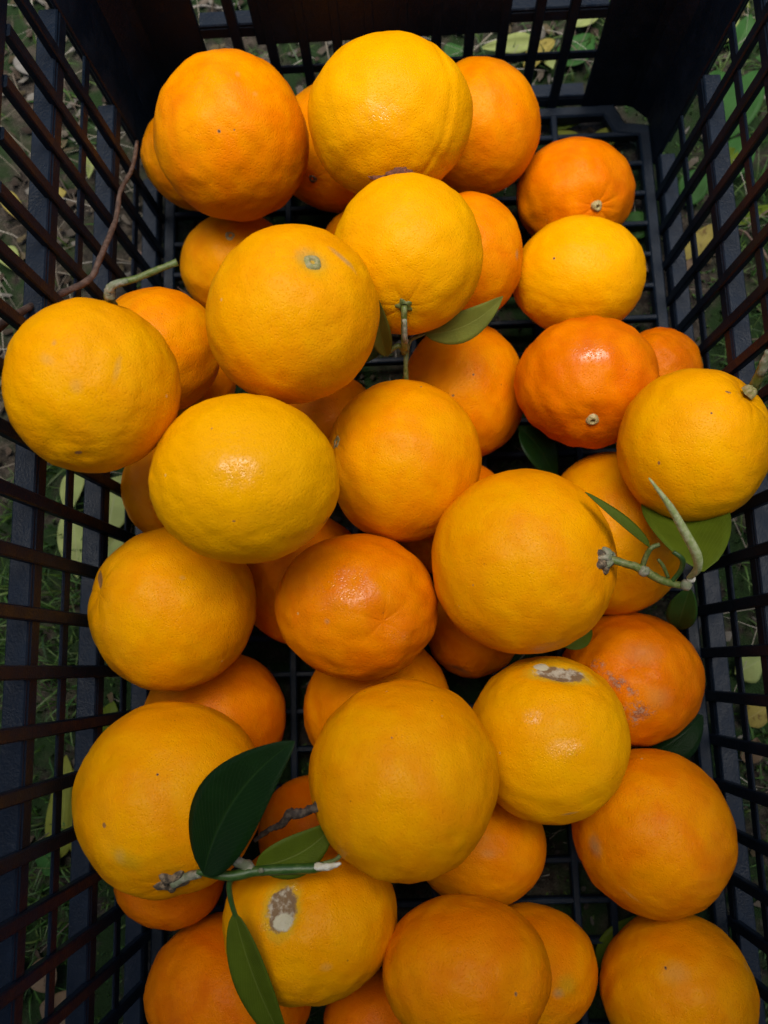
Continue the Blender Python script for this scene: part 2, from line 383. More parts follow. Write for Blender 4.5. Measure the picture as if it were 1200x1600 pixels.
# ---------------------------------------------------------------- oranges
# centre x, y, z and half width, half height (metres) of each fruit
FRUIT = {
"A":(-0.0958,0.2776,0.1008,0.0406,0.0428),
"B":(-0.1324,0.3066,0.0403,0.0330,0.0309),
"C":(-0.0099,0.2742,0.1192,0.0413,0.0385),
"D":(-0.0419,0.3110,0.0413,0.0413,0.0379),
"F":(0.0377,0.3058,0.0642,0.0375,0.0365),
"G":(0.0989,0.2807,0.0351,0.0348,0.0324),
"H":(0.0939,0.2161,0.0592,0.0366,0.0324),
"I":(0.0302,0.2188,0.0769,0.0298,0.0339),
"J":(-0.0016,0.1927,0.1305,0.0360,0.0355),
"K":(-0.0275,0.2471,0.0326,0.0272,0.0259),
"L":(-0.1065,0.2381,0.0333,0.0337,0.0312),
"M":(-0.0514,0.1494,0.1614,0.0371,0.0380),
"N":(-0.1280,0.1104,0.1838,0.0346,0.0355),
"O":(-0.1313,0.1604,0.0959,0.0313,0.0308),
"P":(-0.1318,0.1697,0.0268,0.0262,0.0266),
"Q":(-0.0687,0.0756,0.1675,0.0381,0.0346),
"R":(-0.1309,0.0945,0.0574,0.0271,0.0298),
"S":(-0.0046,0.1006,0.0951,0.0379,0.0401),
"T":(0.0287,0.1562,0.0382,0.0360,0.0398),
"U":(-0.0517,0.1374,0.0329,0.0327,0.0326),
"V":(0.0920,0.1477,0.0751,0.0372,0.0344),
"W":(0.1413,0.1662,0.0405,0.0243,0.0249),
"X":(0.1333,0.1038,0.1129,0.0345,0.0362),
"Y":(0.0509,0.0471,0.1124,0.0421,0.0420),
"Z":(0.1096,0.0716,0.0427,0.0388,0.0446),
"AA":(0.0244,0.0816,0.0334,0.0332,0.0334),
"BB":(-0.1174,0.0267,0.0921,0.0398,0.0399),
"CC":(-0.0604,0.0476,0.0373,0.0370,0.0370),
"DD":(-0.0260,0.0276,0.0985,0.0386,0.0362),
"EE":(0.0333,0.0198,0.0269,0.0268,0.0267),
"FF":(-0.0190,-0.0213,0.0405,0.0402,0.0391),
"GG":(-0.0036,-0.0468,0.1282,0.0412,0.0421),
"HH":(0.0642,-0.0334,0.0873,0.0385,0.0391),
"II":(0.1173,-0.0065,0.0374,0.0367,0.0354),
"JJ":(0.1199,-0.0813,0.0558,0.0395,0.0403),
"KK":(-0.1074,-0.0287,0.0376,0.0375,0.0353),
"LL":(-0.1102,-0.0587,0.1107,0.0417,0.0418),
"MM":(-0.1227,-0.1046,0.0574,0.0276,0.0246),
"NN":(-0.0933,-0.1627,0.0423,0.0416,0.0351),
"OO":(-0.0472,-0.1146,0.0926,0.0393,0.0343),
"PP":(-0.0534,-0.0874,0.0307,0.0301,0.0288),
"QQ":(0.0341,-0.0909,0.0451,0.0334,0.0300),
"RR":(0.0228,-0.1319,0.1043,0.0367,0.0302),
"SS":(0.0581,-0.1521,0.0357,0.0349,0.0305),
"TT":(0.1318,-0.1598,0.0404,0.0377,0.0343),
"UU":(-0.0188,-0.1815,0.0290,0.0284,0.0242),
}
NV = nrm(CAM_R @ np.array([0, 0, 1.0])); EX = CAM_R @ np.array([1.0, 0, 0]); EY = CAM_R @ np.array([0, 1.0, 0])
def ell(k):
    x, y, z, a, b = FRUIT[k]; return np.array([x, y, z]), np.array([a, b, (a + b) / 2])
BAS = np.stack([EX, EY, NV])                    # rows: the three axes of every fruit
def on(k, u, v, lift=0.0):
    """point on fruit k seen at (u, v); beyond its outline, the nearest point of the ray, pushed out to its surface"""
    c, r = ell(k)
    o_ = BAS @ (CAM_P - c) / r; d_ = BAS @ (CAM_R @ np.array([(u - 600) / F_PX, -(v - 800) / F_PX, -1.0])) / r
    A_, B_, C_ = d_ @ d_, 2 * o_ @ d_, o_ @ o_ - 1; D_ = B_ * B_ - 4 * A_ * C_
    t = (-B_ - math.sqrt(D_)) / (2 * A_) if D_ > 0 else -B_ / (2 * A_)
    p = o_ + d_ * t; nn = nrm(BAS.T @ (p / r))
    return c + BAS.T @ (p * r) + nn * lift
def nrm_at(k, p):
    c, r = ell(k); return nrm(BAS.T @ ((BAS @ (p - c)) / r / r))

def fruit_mesh(k, axis, kind, seed, dents=(), ribs=0.0, neck=0.0, nu=112, nvv=72, suture=None):
    c, r = ell(k); g = np.random.default_rng(seed)
    th = np.linspace(0, math.pi, nvv + 1)[1:-1]; ph = np.linspace(0, 2 * math.pi, nu, endpoint=False)
    T, P = np.meshgrid(th, ph, indexing='ij')
    ax = nrm(axis); u_ = nrm(np.cross(ax, [.31, .52, .79])); v_ = np.cross(ax, u_)
    D = (np.sin(T) * np.cos(P))[..., None] * u_ + (np.sin(T) * np.sin(P))[..., None] * v_ + np.cos(T)[..., None] * ax
    D = D.reshape(-1, 3); Tt, Pp = T.ravel(), P.ravel()
    D = np.vstack([D, ax, -ax]); Tt = np.append(Tt, [0, math.pi]); Pp = np.append(Pp, [0, 0])
    q = np.ones(len(D))
    for _ in range(10):                          # slow unevenness of the round
        kv = g.normal(0, 1.5, 3); q += .0080 * np.cos(D @ kv + g.uniform(0, 6.3))
    for _ in range(26):                          # finer lumps
        kv = g.normal(0, 7.5, 3); q += (.0030 if kind == 't' else .0016) * np.cos(D @ kv + g.uniform(0, 6.3))
    for _ in range(30):
        kv = g.normal(0, 17, 3); q += .0007 * np.cos(D @ kv + g.uniform(0, 6.3))
    # dimple round the stem, faint one at the other end
    q -= (.050 if kind == 't' else .032) * np.exp(-(Tt / .19) ** 2)
    q += .010 * np.exp(-((Tt - .42) / .2) ** 2)
    q -= .022 * np.exp(-((math.pi - Tt) / .16) ** 2)
    am = (.009 if kind == 't' else .0045) * (1 + ribs)
    ph0 = g.uniform(0, 6.3); nf = int(g.integers(7, 11))
    wv = np.abs(np.sin(.5 * (nf * Pp + 1.3 * np.sin(Pp + ph0) + .9 * np.sin(2 * Pp + 2 * ph0))))
    amp = np.exp(-((Tt - .30) / .30) ** 2) * (Tt > .02)
    q -= am * (1 - wv) ** (1.5 if kind == 't' else 2.2) * amp * (.6 + .5 * np.cos(D @ g.normal(0, 3, 3) + 1))
    if neck: q += neck * np.exp(-(Tt / .42) ** 2)
    for (pd, ra, dep) in dents:
        dd = nrm(BAS @ (pd - c) / r); dd = nrm(BAS.T @ dd)
        ang = np.arccos(np.clip(D @ dd, -1, 1)); q -= dep * np.exp(-(ang / ra) ** 2)
    if suture is not None:                       # a long furrow running down the peel through two points
        a_, b_ = [nrm(BAS.T @ (BAS @ (p - c) / r)) for p in suture]
        pn = nrm(np.cross(a_, b_)); md = nrm(a_ + b_)
        s_ = D @ pn; q -= .018 * np.exp(-(s_ / .035) ** 2) * (D @ md > 0) * np.clip(D @ md * 1.6, 0, 1); q += .010 * np.exp(-((s_ - .09) / .06) ** 2) * np.clip(D @ md, 0, 1)
    # unit directions to the fruit's own ellipsoid
    V = (D * q[:, None]) @ BAS.T * r @ BAS + c
    Fc = []; nr = nvv - 1
    for i in range(nr - 1):
        for j in range(nu):
            Fc.append((i * nu + j, (i + 1) * nu + j, (i + 1) * nu + (j + 1) % nu, i * nu + (j + 1) % nu))
    n0 = nr * nu
    for j in range(nu):
        Fc.append((n0, j, (j + 1) % nu)); Fc.append((n0 + 1, (nr - 1) * nu + (j + 1) % nu, (nr - 1) * nu + j))
    return V, Fc

def calyx(parent, k, p, r=.0042, name='calyx', mat='calyx', lobes=5, h=.0016, star=.35, sink=.0022):
    """a small lobed disc of green-grey tissue where the stem joins"""
    nn = nrm_at(k, p); u_ = nrm(np.cross(nn, [.2, .9, .3])); v_ = np.cross(nn, u_); p0 = p - nn * sink
    V, Fc = [], []; n = 30; rings = [(1.0, -.0008), (.98, .35 * h), (.8, .75 * h), (.5, h), (.34, .9 * h), (.2, .35 * h)]
    ph = rng.uniform(0, 6)
    for (f, z) in rings:
        for j in range(n):
            a = 2 * math.pi * j / n; q = r * f * (1 + (star * (math.cos(lobes * a + ph)) * .5 if f > .6 else 0) + rng.uniform(-.04, .04))
            V.append(p0 + (u_ * math.cos(a) + v_ * math.sin(a)) * q + nn * (z + rng.uniform(-.0001, .0001)))
    V.append(p0 + nn * .2 * h)
    for i in range(len(rings) - 1):
        for j in range(n): Fc.append((i * n + j, i * n + (j + 1) % n, (i + 1) * n + (j + 1) % n, (i + 1) * n + j))
    for j in range(n): Fc.append(((len(rings) - 1) * n + j, (len(rings) - 1) * n + (j + 1) % n, len(V) - 1))
    return obj(name, V, Fc, M[mat], parent)

GRP_O, GRP_T = 'oranges heaped in the plastic crate', 'tangerines lying among the oranges'
def fruit(k, tone, label, stem=None, axis=None, kind='o', marks=(), dents=(), button=None, **kw):
    """stem: pixel of the stem end; axis: direction of the stem end when it is out of sight; marks in pixels"""
    c, r = ell(k)
    if stem is not None: p = on(k, *stem); axis = nrm(BAS.T @ (BAS @ (p - c) / r))
    ax = nrm(axis)
    mk = []
    for (u, v, ra, rb, ang, kd) in marks:
        if kd == 'dot': ra, rb = ra * .75, rb * .75
        p = on(k, u, v); nn = nrm_at(k, p); e1 = EX * math.cos(math.radians(ang)) - EY * math.sin(math.radians(ang)); e1 = nrm(e1 - nn * (e1 @ nn)); e2 = np.cross(nn, e1)
        s = np.linalg.norm(p - CAM_P) / F_PX
        mk.append((p - c, e1, e2, nn, ra * s, rb * s, kd))
    rp = kw.pop('peel', 1.0)
    seed = sum(ord(ch) * 7 ** i for i, ch in enumerate(k)) % 9973
    dn = [(on(k, u, v), ra, dp) for (u, v, ra, dp) in dents]
    if kw.get('suture'): kw['suture'] = [on(k, *p) for p in kw['suture']]
    V, Fc = fruit_mesh(k, ax, kind, seed, dn, **kw)
    nm = 'tangerine' if kind == 't' else 'orange'
    mat = skin(nm + '_peel_' + label.split()[0].lower(), tone + (.04 * math.sin(seed)), mk, rough_peel=rp)
    o = obj(nm, V, Fc, mat, None, True, c)
    tag(o, label, nm, GRP_T if kind == 't' else GRP_O)
    if button and stem is not None:
        calyx(o, k, on(k, *stem), **button)
    return o

BT = dict(name='stem_button', mat='button', r=.0030, lobes=3, h=.0028, star=.15, sink=.0022)
UP = np.array([0, 0, 1.0])
O = {}
def add(k, *a, **kw): O[k] = fruit(k, *a, **kw)
add('A', .52, 'large deep orange fruit at the top left with a pinprick scar facing up', axis=(.1, .1, -1),
    marks=[(342, 205, 4, 4, 0, 'dot'), (371, 118, 4, 6, 0, 'haze'), (398, 148, 5, 4, 0, 'haze'), (366, 203, 2, 2, 0, 'dot')])
add('B', .58, 'orange tucked under the left edge of the large deep orange fruit at the top left', axis=(-.6, .2, .2))
add('C', .10, 'big wet golden orange at the top centre with a furrow down its right side', axis=(.05, -.95, -.1),
    marks=[(592, 190, 42, 34, 0, 'wet'), (605, 150, 3, 3, 0, 'haze'), (620, 272, 18, 3, -5, 'brown')], suture=((702, 105), (664, 268)))
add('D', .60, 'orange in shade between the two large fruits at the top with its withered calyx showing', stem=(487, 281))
add('F', .56, 'smooth orange at the top right of the heap behind the big wet golden one', axis=(.5, .5, -.6))
add('G', .72, 'small tangerine at the upper right corner with a pale stem button and radiating creases', stem=(934, 323), kind='t', button=dict(BT, r=.0032), ribs=.5)
add('H', .06, 'pale golden orange resting below the small creased tangerine at the upper right', stem=(831, 503), button=dict(r=.0035, mat='calyx', name='calyx'), marks=[(866, 404, 3, 3, 0, 'dot')])
add('I', .60, 'orange half hidden behind the one carrying two leaves with a mark on its right edge', axis=(.9, -.1, .3), marks=[(806, 398, 7, 9, 0, 'scar')])
add('J', .14, 'golden orange near the top centre carrying a green stem with two leaves', stem=(632, 478), ribs=1.0,
    marks=[(631, 365, 3, 3, 0, 'dot'), (596, 390, 3, 3, 0, 'dot'), (639, 393, 3, 3, 0, 'dot'), (632, 482, 20, 16, 0, 'green')])
add('K', .62, 'sliver of orange showing above the left shoulder of the one carrying two leaves', axis=(-.2, .2, -1))
add('L', .42, 'orange with a stem button wedged below the large deep orange fruit at top left', stem=(360, 368), button=dict(BT, r=.0036))
add('M', .20, 'large golden orange left of the leafy one with a pale round stem scar', stem=(489, 408), button=dict(r=.0040, h=.0024, lobes=4, star=.12),
    marks=[(486, 404, 27, 20, 20, 'scar'), (535, 405, 30, 7, 25, 'scar'), (488, 410, 34, 28, 0, 'green')])
add('N', .16, 'large golden orange at the far left picture edge with faint grey rubs', axis=(.15, .6, -.5),
    marks=[(82, 533, 5, 6, 0, 'scar'), (122, 711, 7, 5, 10, 'brown'), (185, 575, 6, 26, 10, 'haze'), (118, 603, 12, 14, 0, 'haze'), (70, 560, 16, 10, 30, 'haze')])
add('O', .50, 'orange directly behind the golden one with grey rubs at the far left', axis=(.2, -.5, -.6))
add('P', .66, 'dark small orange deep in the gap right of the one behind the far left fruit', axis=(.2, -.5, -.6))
add('Q', .00, 'brightest yellow orange in the middle left of the heap with a moist sheen on top', axis=(.8, -.3, -.5),
    marks=[(372, 737, 40, 30, 0, 'wet'), (508, 812, 8, 8, 0, 'brown'), (330, 668, 3, 3, 0, 'dot'), (380, 712, 3, 3, 0, 'dot'), (365, 815, 4, 2, 0, 'dot')])
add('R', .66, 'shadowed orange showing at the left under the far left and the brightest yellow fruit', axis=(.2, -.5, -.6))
add('S', .34, 'orange at the centre of the heap with a knobbly calyx on its left edge', stem=(523, 690), button=dict(r=.0040), marks=[(658, 604, 3, 3, 0, 'dot')])
add('T', .58, 'dimpled orange right of centre just beneath the loose end of the stem', axis=(.2, .6, -.6), marks=[(708, 618, 3, 3, 0, 'dot'), (740, 585, 3, 3, 0, 'dot')])
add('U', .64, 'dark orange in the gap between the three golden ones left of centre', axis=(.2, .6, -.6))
add('V', .86, 'deep reddish tangerine on the right with a pale stem button near its lower edge', stem=(926, 658), kind='t', button=dict(BT, r=.0034), marks=[(925, 548, 36, 22, 0, 'wet')])
add('W', .84, 'small reddish tangerine peeping out behind the deep reddish one on the right', axis=(.2, -.6, -.6), kind='t')
add('X', .16, 'yellow orange at the right edge with a thick broken stem at its top corner', stem=(1172, 610), ribs=3.0, dents=[(1172, 612, .22, .05)],
    marks=[(1138, 612, 5, 3, 20, 'brown'), (1028, 724, 3, 4, 0, 'brown'), (1112, 645, 3, 3, 0, 'dot'), (1165, 715, 3, 3, 0, 'dot')])
add('Y', .28, 'biggest orange right of centre with a leafy twig pointing to the crate wall', stem=(943, 874), ribs=.6,
    marks=[(716, 948, 3, 3, 0, 'haze'), (738, 915, 3, 3, 0, 'dot')])
add('Z', .34, 'orange behind the leafy twig between the right edge fruit and the scarred one', axis=(.4, .3, -.8))
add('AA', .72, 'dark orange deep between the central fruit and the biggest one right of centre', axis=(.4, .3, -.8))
add('BB', .26, 'dull golden orange on the left side below the brightest yellow one', stem=(152, 925), marks=[(155, 905, 8, 20, -20, 'brown'), (285, 903, 6, 5, 0, 'haze')], ribs=1.0)
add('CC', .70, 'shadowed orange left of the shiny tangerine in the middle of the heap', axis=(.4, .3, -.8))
add('DD', .70, 'shiny wrinkled tangerine in the middle of the heap with a dark navel dot', stem=(601, 973), kind='t', ribs=.3, marks=[(601, 973, 5, 5, 0, 'brown'), (535, 915, 62, 44, 0, 'wet'), (622, 1000, 26, 20, 0, 'wet'), (509, 972, 6, 6, 0, 'scar')])
add('EE', .82, 'small dark orange in the pit below the biggest one right of centre', stem=(716, 1050), kind='t', marks=[(716, 1048, 22, 12, 20, 'scar')])
add('FF', .58, 'orange half covered by the shiny wrinkled tangerine and the huge lower one', axis=(.2, .3, -.9))
add('GG', .30, 'huge orange in the lower middle, the largest of the whole heap', axis=(-.5, .4, -.7), marks=[(612, 1152, 3, 3, 0, 'dot'), (760, 1135, 3, 3, 0, 'dot')])
add('HH', .16, 'golden orange right of the huge one with torn white pith at its top', stem=(878, 1046), dents=[(878, 1050, .20, .045)],
    marks=[(876, 1048, 44, 19, 14, 'pith'), (846, 1040, 13, 9, 0, 'pithwhite'), (860, 1030, 50, 14, 10, 'green'), (832, 1120, 18, 14, 0, 'wet'), (885, 1172, 30, 18, 0, 'wet'), (890, 1270, 14, 4, -15, 'scar')], neck=.01)
add('II', .80, 'reddish tangerine at the right wall with rough purplish scars on its left cheek', stem=(991, 1040), kind='t',
    marks=[(991, 1041, 5, 5, 0, 'brown'), (968, 1068, 34, 12, 30, 'flaky'), (1000, 1110, 26, 16, 20, 'flaky'), (935, 1040, 14, 12, 0, 'flaky'), (1030, 1090, 26, 20, 20, 'haze'), (1005, 1020, 34, 22, 0, 'haze'), (990, 1125, 10, 14, 0, 'flaky')])
add('JJ', .56, 'smooth orange by the right wall below the scarred tangerine', axis=(-.3, -.3, -.9), marks=[(930, 1322, 16, 20, 0, 'scar'), (985, 1400, 20, 4, 25, 'haze')])
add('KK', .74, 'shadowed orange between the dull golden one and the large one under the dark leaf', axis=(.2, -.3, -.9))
add('LL', .34, 'large orange at the lower left whose dry stem end grows a leafy green twig', stem=(266, 1378),
    marks=[(200, 1340, 30, 18, 20, 'green'), (190, 1335, 10, 14, 0, 'haze'), (268, 1378, 14, 11, 0, 'brown'), (246, 1210, 3, 3, 0, 'dot'), (162, 1290, 4, 4, 0, 'brown')])
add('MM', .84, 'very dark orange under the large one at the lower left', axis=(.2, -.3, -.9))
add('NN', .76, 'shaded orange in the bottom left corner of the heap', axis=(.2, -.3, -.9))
add('OO', .28, 'orange at the bottom with a white hole torn in its skin under the leafy twig', stem=(436, 1424), dents=[(440, 1420, .20, .045), (415, 1475, .3, .02)], ribs=1.2,
    marks=[(438, 1420, 24, 34, 10, 'pith'), (440, 1440, 17, 14, 0, 'pithwhite'), (463, 1384, 16, 8, 0, 'wet'), (410, 1448, 10, 8, 0, 'wet'), (510, 1512, 10, 8, 0, 'haze')])
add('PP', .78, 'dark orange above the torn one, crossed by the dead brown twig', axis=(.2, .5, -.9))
add('QQ', .54, 'orange tucked under the lower right side of the huge one', axis=(-.2, .3, -.9), marks=[(763, 1334, 14, 8, 0, 'haze')])
add('RR', .56, 'deep orange fruit at the bottom centre with a small dark navel spot', stem=(808, 1554), marks=[(808, 1554, 4, 5, 0, 'dot')])
add('SS', .56, 'orange at the bottom half hidden behind the one with the navel spot', axis=(.4, .3, -.9), marks=[(872, 1552, 10, 8, 0, 'scar'), (885, 1540, 20, 16, 0, 'green')])
add('TT', .44, 'orange in the bottom right corner with a pale rub on its top', axis=(.1, .1, -1), marks=[(1055, 1520, 22, 18, 0, 'haze'), (1040, 1512, 3, 4, 0, 'dot'), (1164, 1512, 10, 8, 0, 'haze')])
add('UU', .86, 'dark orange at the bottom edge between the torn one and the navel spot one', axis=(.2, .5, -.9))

# red shrivelled petals stuck to the foot of the big wet golden orange
V, Fc = [], []
for k_ in range(16):
    u = 583 + k_ * 4.2; v = 273 - 9 * math.exp(-((k_ - 10) / 4.0) ** 2) + rng.uniform(-2, 2)
    p = on('C', u, v, .0004); s = .0020 + .0014 * math.exp(-((k_ - 10) / 4.0) ** 2); b0 = len(V); nn = nrm_at('C', p)
    for a in range(6): V.append(p + (EX * math.cos(a * 1.047) + EY * math.sin(a * 1.047)) * s * rng.uniform(.5, 1.3) + nn * rng.uniform(0, .0008))
    V.append(p + nn * .0022); Fc += [(b0 + a, b0 + (a + 1) % 6, b0 + 6) for a in range(6)]
obj('dried_petals', V, Fc, M['petal'], O['C'])
calyx(O['D'], 'D', on('D', 487, 281), r=.0032, mat='dry', lobes=3, star=.2)
calyx(O['S'], 'S', on('S', 527, 705), r=.0028, mat='button', name='bud')

# --- stems and leaves that grow from the fruit (parts of that fruit)
def stem(o, P, R_, mat, name='stem', wob=.08):
    V, Fc = tube(P, R_, 9, wob); return obj(name, V, Fc, M[mat], o)
def knot(o, p, r, mat, name='knot', squash=(1, 1, 1)):
    V, Fc = [], []; n, m = 10, 7
    for i in range(m + 1):
        for j in range(n):
            t, a = math.pi * i / m, 2 * math.pi * j / n
            V.append(p + np.array([math.sin(t) * math.cos(a) * squash[0], math.sin(t) * math.sin(a) * squash[1], math.cos(t) * squash[2]]) * r * rng.uniform(.82, 1.12))
    for i in range(m):
        for j in range(n): Fc.append((i * n + j, i * n + (j + 1) % n, (i + 1) * n + (j + 1) % n, (i + 1) * n + j))
    return obj(name, V, Fc, M[mat], o)

# J: stem with two leaves
calyx(O['J'], 'J', on('J', 632, 478), r=.0042, mat='stem_green', h=.0024, star=.45, sink=.0014)
j0 = on('J', 632, 474, .002); j1 = on('J', 633, 510, .010); j2 = on('J', 634, 545, .017); dj = np.linalg.norm(j2 - CAM_P)
def dep(p): return float(-(CAM_R.T @ (np.asarray(p) - CAM_P))[2])
dJ = dep(j2)
s = stem(O['J'], [j0, j1, at(635, 540, dJ), at(634, 572, dJ + .004), at(635, 600, dJ + .009)], [.0014, .0015, .0014, .0012, .0014], 'stem_green')
obj('bark_patch', *tube([on('J', 633, 484, .0062), on('J', 634, 505, .0093), at(635, 530, dJ - .0012)], [.0010, .0013, .0010], 9, .2), M['stem_grey'], s)
obj('cut_end', *tube([at(635, 599, dJ + .0085), at(636, 605, dJ + .0100)], [.0019, .0014], 8, .2), M['twig_dark'], s)
obj('petiole', *tube([at(636, 548, dJ), at(641, 532, dJ - .001), at(652, 526, dJ - .002), at(664, 521, dJ - .002)], [.0010, .0010, .0009, .0008], 8), M['stem_green'], s)
obj('petiole', *tube([at(632, 552, dJ), at(622, 540, dJ - .005), on('J', 610, 523, .010)], [.0013, .0013, .0010], 8), M['stem_green'], s)
leaf('leaf', at(662, 522, dJ - .002), at(786, 463, dJ - .012), .0165, [.1, -.5, 1], M['leaf_under'], s, bow=.03, fold=.15, side=.11)
leaf('leaf', on('J', 611, 524, .010), on('J', 596, 450, .007), .0115, [.1, -.2, 1], M['leaf_under'], s, bow=.0, fold=.4, side=-.03)
# Y: twig with curled leaves reaching the wall
calyx(O['Y'], 'Y', on('Y', 945, 876), r=.0052, mat='dry', h=.003, star=.5, sink=.001)
dY = dep(on('Y', 940, 874)) + .002
calyx(O['Y'], 'Y', on('Y', 946, 872), r=.0042, mat='stem_grey', h=.005, star=.5, sink=.001)
s = stem(O['Y'], [at(945, 872, dY), at(972, 879, dY - .001), at(1000, 888, dY), at(1030, 905, dY + .001), at(1060, 914, dY + .003), at(1078, 914, dY + .003)],
         [.0019, .0017, .0019, .0018, .0016, .0010], 'stem_green', wob=.12)
knot(s, at(1006, 892, dY - .001), .0026, 'stem_grey'); knot(s, at(1072, 914, dY + .002), .0026, 'stem_grey'); knot(s, at(1080, 905, dY + .001), .0019, 'pith')
obj('shoot', *tube([at(1004, 884, dY), at(1010, 868, dY - .003), at(1018, 856, dY - .005), at(1030, 851, dY - .005)], [.0012, .0012, .0011, .0010], 8), M['stem_green'], s)
obj('shoot', *tube([at(1050, 908, dY + .002), at(1064, 890, dY - .002), at(1066, 874, dY - .006), at(1052, 862, dY - .006)], [.0010, .0012, .0012, .0010], 8), M['stem_bright'], s)
obj('shoot', *tube([at(1044, 902, dY + .001), at(1036, 884, dY - .002), at(1028, 874, dY - .003)], [.0008, .0008, .0007], 8), M['stem_green'], s)
obj('shoot', *tube([at(1076, 904, dY + .002), at(1090, 888, dY - .010), at(1088, 866, dY - .018), at(1070, 832, dY - .026), at(1046, 790, dY - .034), at(1014, 747, dY - .040)],
         [.0011, .0018, .0021, .0019, .0014, .0003], 8), M['tendril'], s)
leaf('leaf', at(1016, 856, dY - .005), at(914, 769, dY - .004), .0098, [.5, .6, .9], M['leaf_mid'], s, bow=.02, fold=.5, side=-.05)
leaf('leaf', at(1098, 893, dY + .004), at(1046, 748, .440), .0440, [-.15, -.1, 1], M['leaf_mid'], s, bow=.05, fold=.32, side=-.02, wav=.012, nl=22)
# X: thick broken stem
calyx(O['X'], 'X', on('X', 1173, 611), r=.0032, mat='calyx', h=.003, star=.3, sink=.001)
dX = dep(on('X', 1176, 606))
s = stem(O['X'], [at(1172, 614, dX + .002), at(1180, 600, dX - .006), at(1189, 582, dX - .012), at(1202, 556, dX - .018)], [.0030, .0024, .0022, .0024], 'stem_green', wob=.12)
obj('bark_patch', *tube([at(1188, 585, dX - .0130), at(1195, 568, dX - .0165), at(1204, 550, dX - .0200)], [.0016, .0023, .0022], 9, .2), M['stem_grey'], s)
# LL: dry stem end, green twig and three leaves
calyx(O['LL'], 'LL', on('LL', 268, 1378), r=.0058, mat='dry', h=.003, star=.7, sink=.001)
dL = dep(on('LL', 300, 1371)) - .004
s = stem(O['LL'], [on('LL', 268, 1378, .001), at(290, 1371, dL), at(312, 1365, dL - .004)], [.0022, .0018, .0016], 'stem_grey', name='dry_stem', wob=.18)
g0 = stem(O['LL'], [at(308, 1362, dL - .004), at(340, 1367, dL - .005), at(366, 1368, dL - .004), at(400, 1361, dL - .002), at(450, 1358, dL), at(492, 1356, dL + .001), at(516, 1350, dL + .002)],
          [.0011, .0018, .0022, .0021, .0021, .0021, .0016], 'stem_bright', name='stem', wob=.05)
obj('torn_strip', *tube([at(492, 1353, dL), at(512, 1354, dL - .001), at(533, 1349, dL - .001)], [.0014, .0018, .0005], 8, .25), M['pith'], g0)
obj('tendril', *tube([at(505, 1349, dL), at(526, 1342, dL - .001), at(535, 1328, dL - .002), at(529, 1306, dL - .003), at(516, 1290, dL)], [.0009, .0009, .0010, .0008, .0004], 7), M['stem_green'], g0)
obj('side_shoot', *tube([at(392, 1358, dL - .001), at(376, 1348, dL - .003), at(352, 1338, dL - .004)], [.0026, .0022, .0014], 8, .2), M['stem_grey'], g0)
knot(g0, at(408, 1360, dL - .004), .0012, 'stem_grey')
obj('petiole', *tube([at(362, 1368, dL - .003), at(358, 1386, dL - .001), at(362, 1412, dL + .001), at(370, 1436, dL + .003)], [.0013, .0012, .0011, .0010], 8), M['stem_bright'], g0)
leaf('leaf', at(318, 1366, dL - .006), at(460, 1158, dL - .014), .0330, [-.35, -.1, 1], M['leaf_dark'], O['LL'], bow=.035, fold=.16, side=-.09, nl=24)
leaf('leaf', at(400, 1353, dL - .001), at(527, 1282, dL + .008), .0200, [.1, -.3, 1], M['leaf_mid'], O['LL'], bow=.03, fold=.15, side=.10)
leaf('leaf', at(366, 1424, dL + .002), at(458, 1650, dL + .010), .0185, [-.25, .1, 1], M['leaf_mid'], O['LL'], bow=.04, fold=.35, side=.02, nl=24)
# N: cut green stem behind its shoulder
dN = dep(on('N', 170, 470))
s = stem(O['N'], [at(180, 480, dN + .010), at(170, 462, dN + .004), at(176, 446, dN), at(210, 436, dN), at(250, 420, dN - .001), at(277, 410, dN - .001)],
         [.0014, .0019, .0016, .0013, .0012, .0014], 'stem_green', wob=.12)
obj('bark_patch', *tube([at(174, 468, dN + .002), at(171, 456, dN + .0005), at(178, 445, dN - .002), at(200, 439, dN - .0015)], [.0016, .0021, .0016, .0008], 9, .2), M['stem_grey'], s)

# loose twigs and leaves in the crate (things of their own)
def loose(name, parts, label, cat, group=None):
    V, Fc, mat = parts; o = obj(name, V, Fc, mat); return tag(o, label, cat, group)
V, Fc = tube([at(398, 1314, .352), at(420, 1296, .348), at(438, 1290, .346), at(452, 1272, .343), at(472, 1270, .342), at(500, 1258, .340)], [.0008, .0012, .0014, .0022, .0018, .0018], 8, .3)
loose('dead_twig', (V, Fc, M['twig_dark']), 'short dead brown twig lying across the dark orange above the torn one', 'twig')
def lleaf(label, base, tip, width, mat, up=(0, 0, 1), **kw):
    o = leaf('leaf', base, tip, width, up, M[mat], None, **kw); tag(o, label, 'leaf', 'loose leaves fallen among the oranges'); return o
lleaf('dark green leaf down in the gap below the deep reddish tangerine on the right', at(812, 668, .462), at(868, 752, .470), .026, 'leaf_dark', (.3, .3, 1), fold=.15)
lleaf('dull green leaf on the crate floor left of the bottom right corner orange', at(935, 1512, .462), at(1010, 1428, .468), .024, 'leaf_mid', (-.2, 0, 1), fold=.2)
lleaf('dark green leaf caught between the scarred tangerine and the smooth orange below it', at(1020, 1176, .452), at(1098, 1118, .455), .026, 'leaf_dark', (.2, 0, 1), fold=.15)
lleaf('green leaf hanging down against the right wall just below the leafy twig', at(1078, 918, .42), at(1058, 982, .45), .017, 'leaf_ground', (-.3, 0, 1), fold=.3)
lleaf('bit of green leaf in the dark gap beside the stem with two leaves', at(560, 566, .452), at(606, 508, .455), .018, 'leaf_mid', (0, 0, 1), fold=.3)
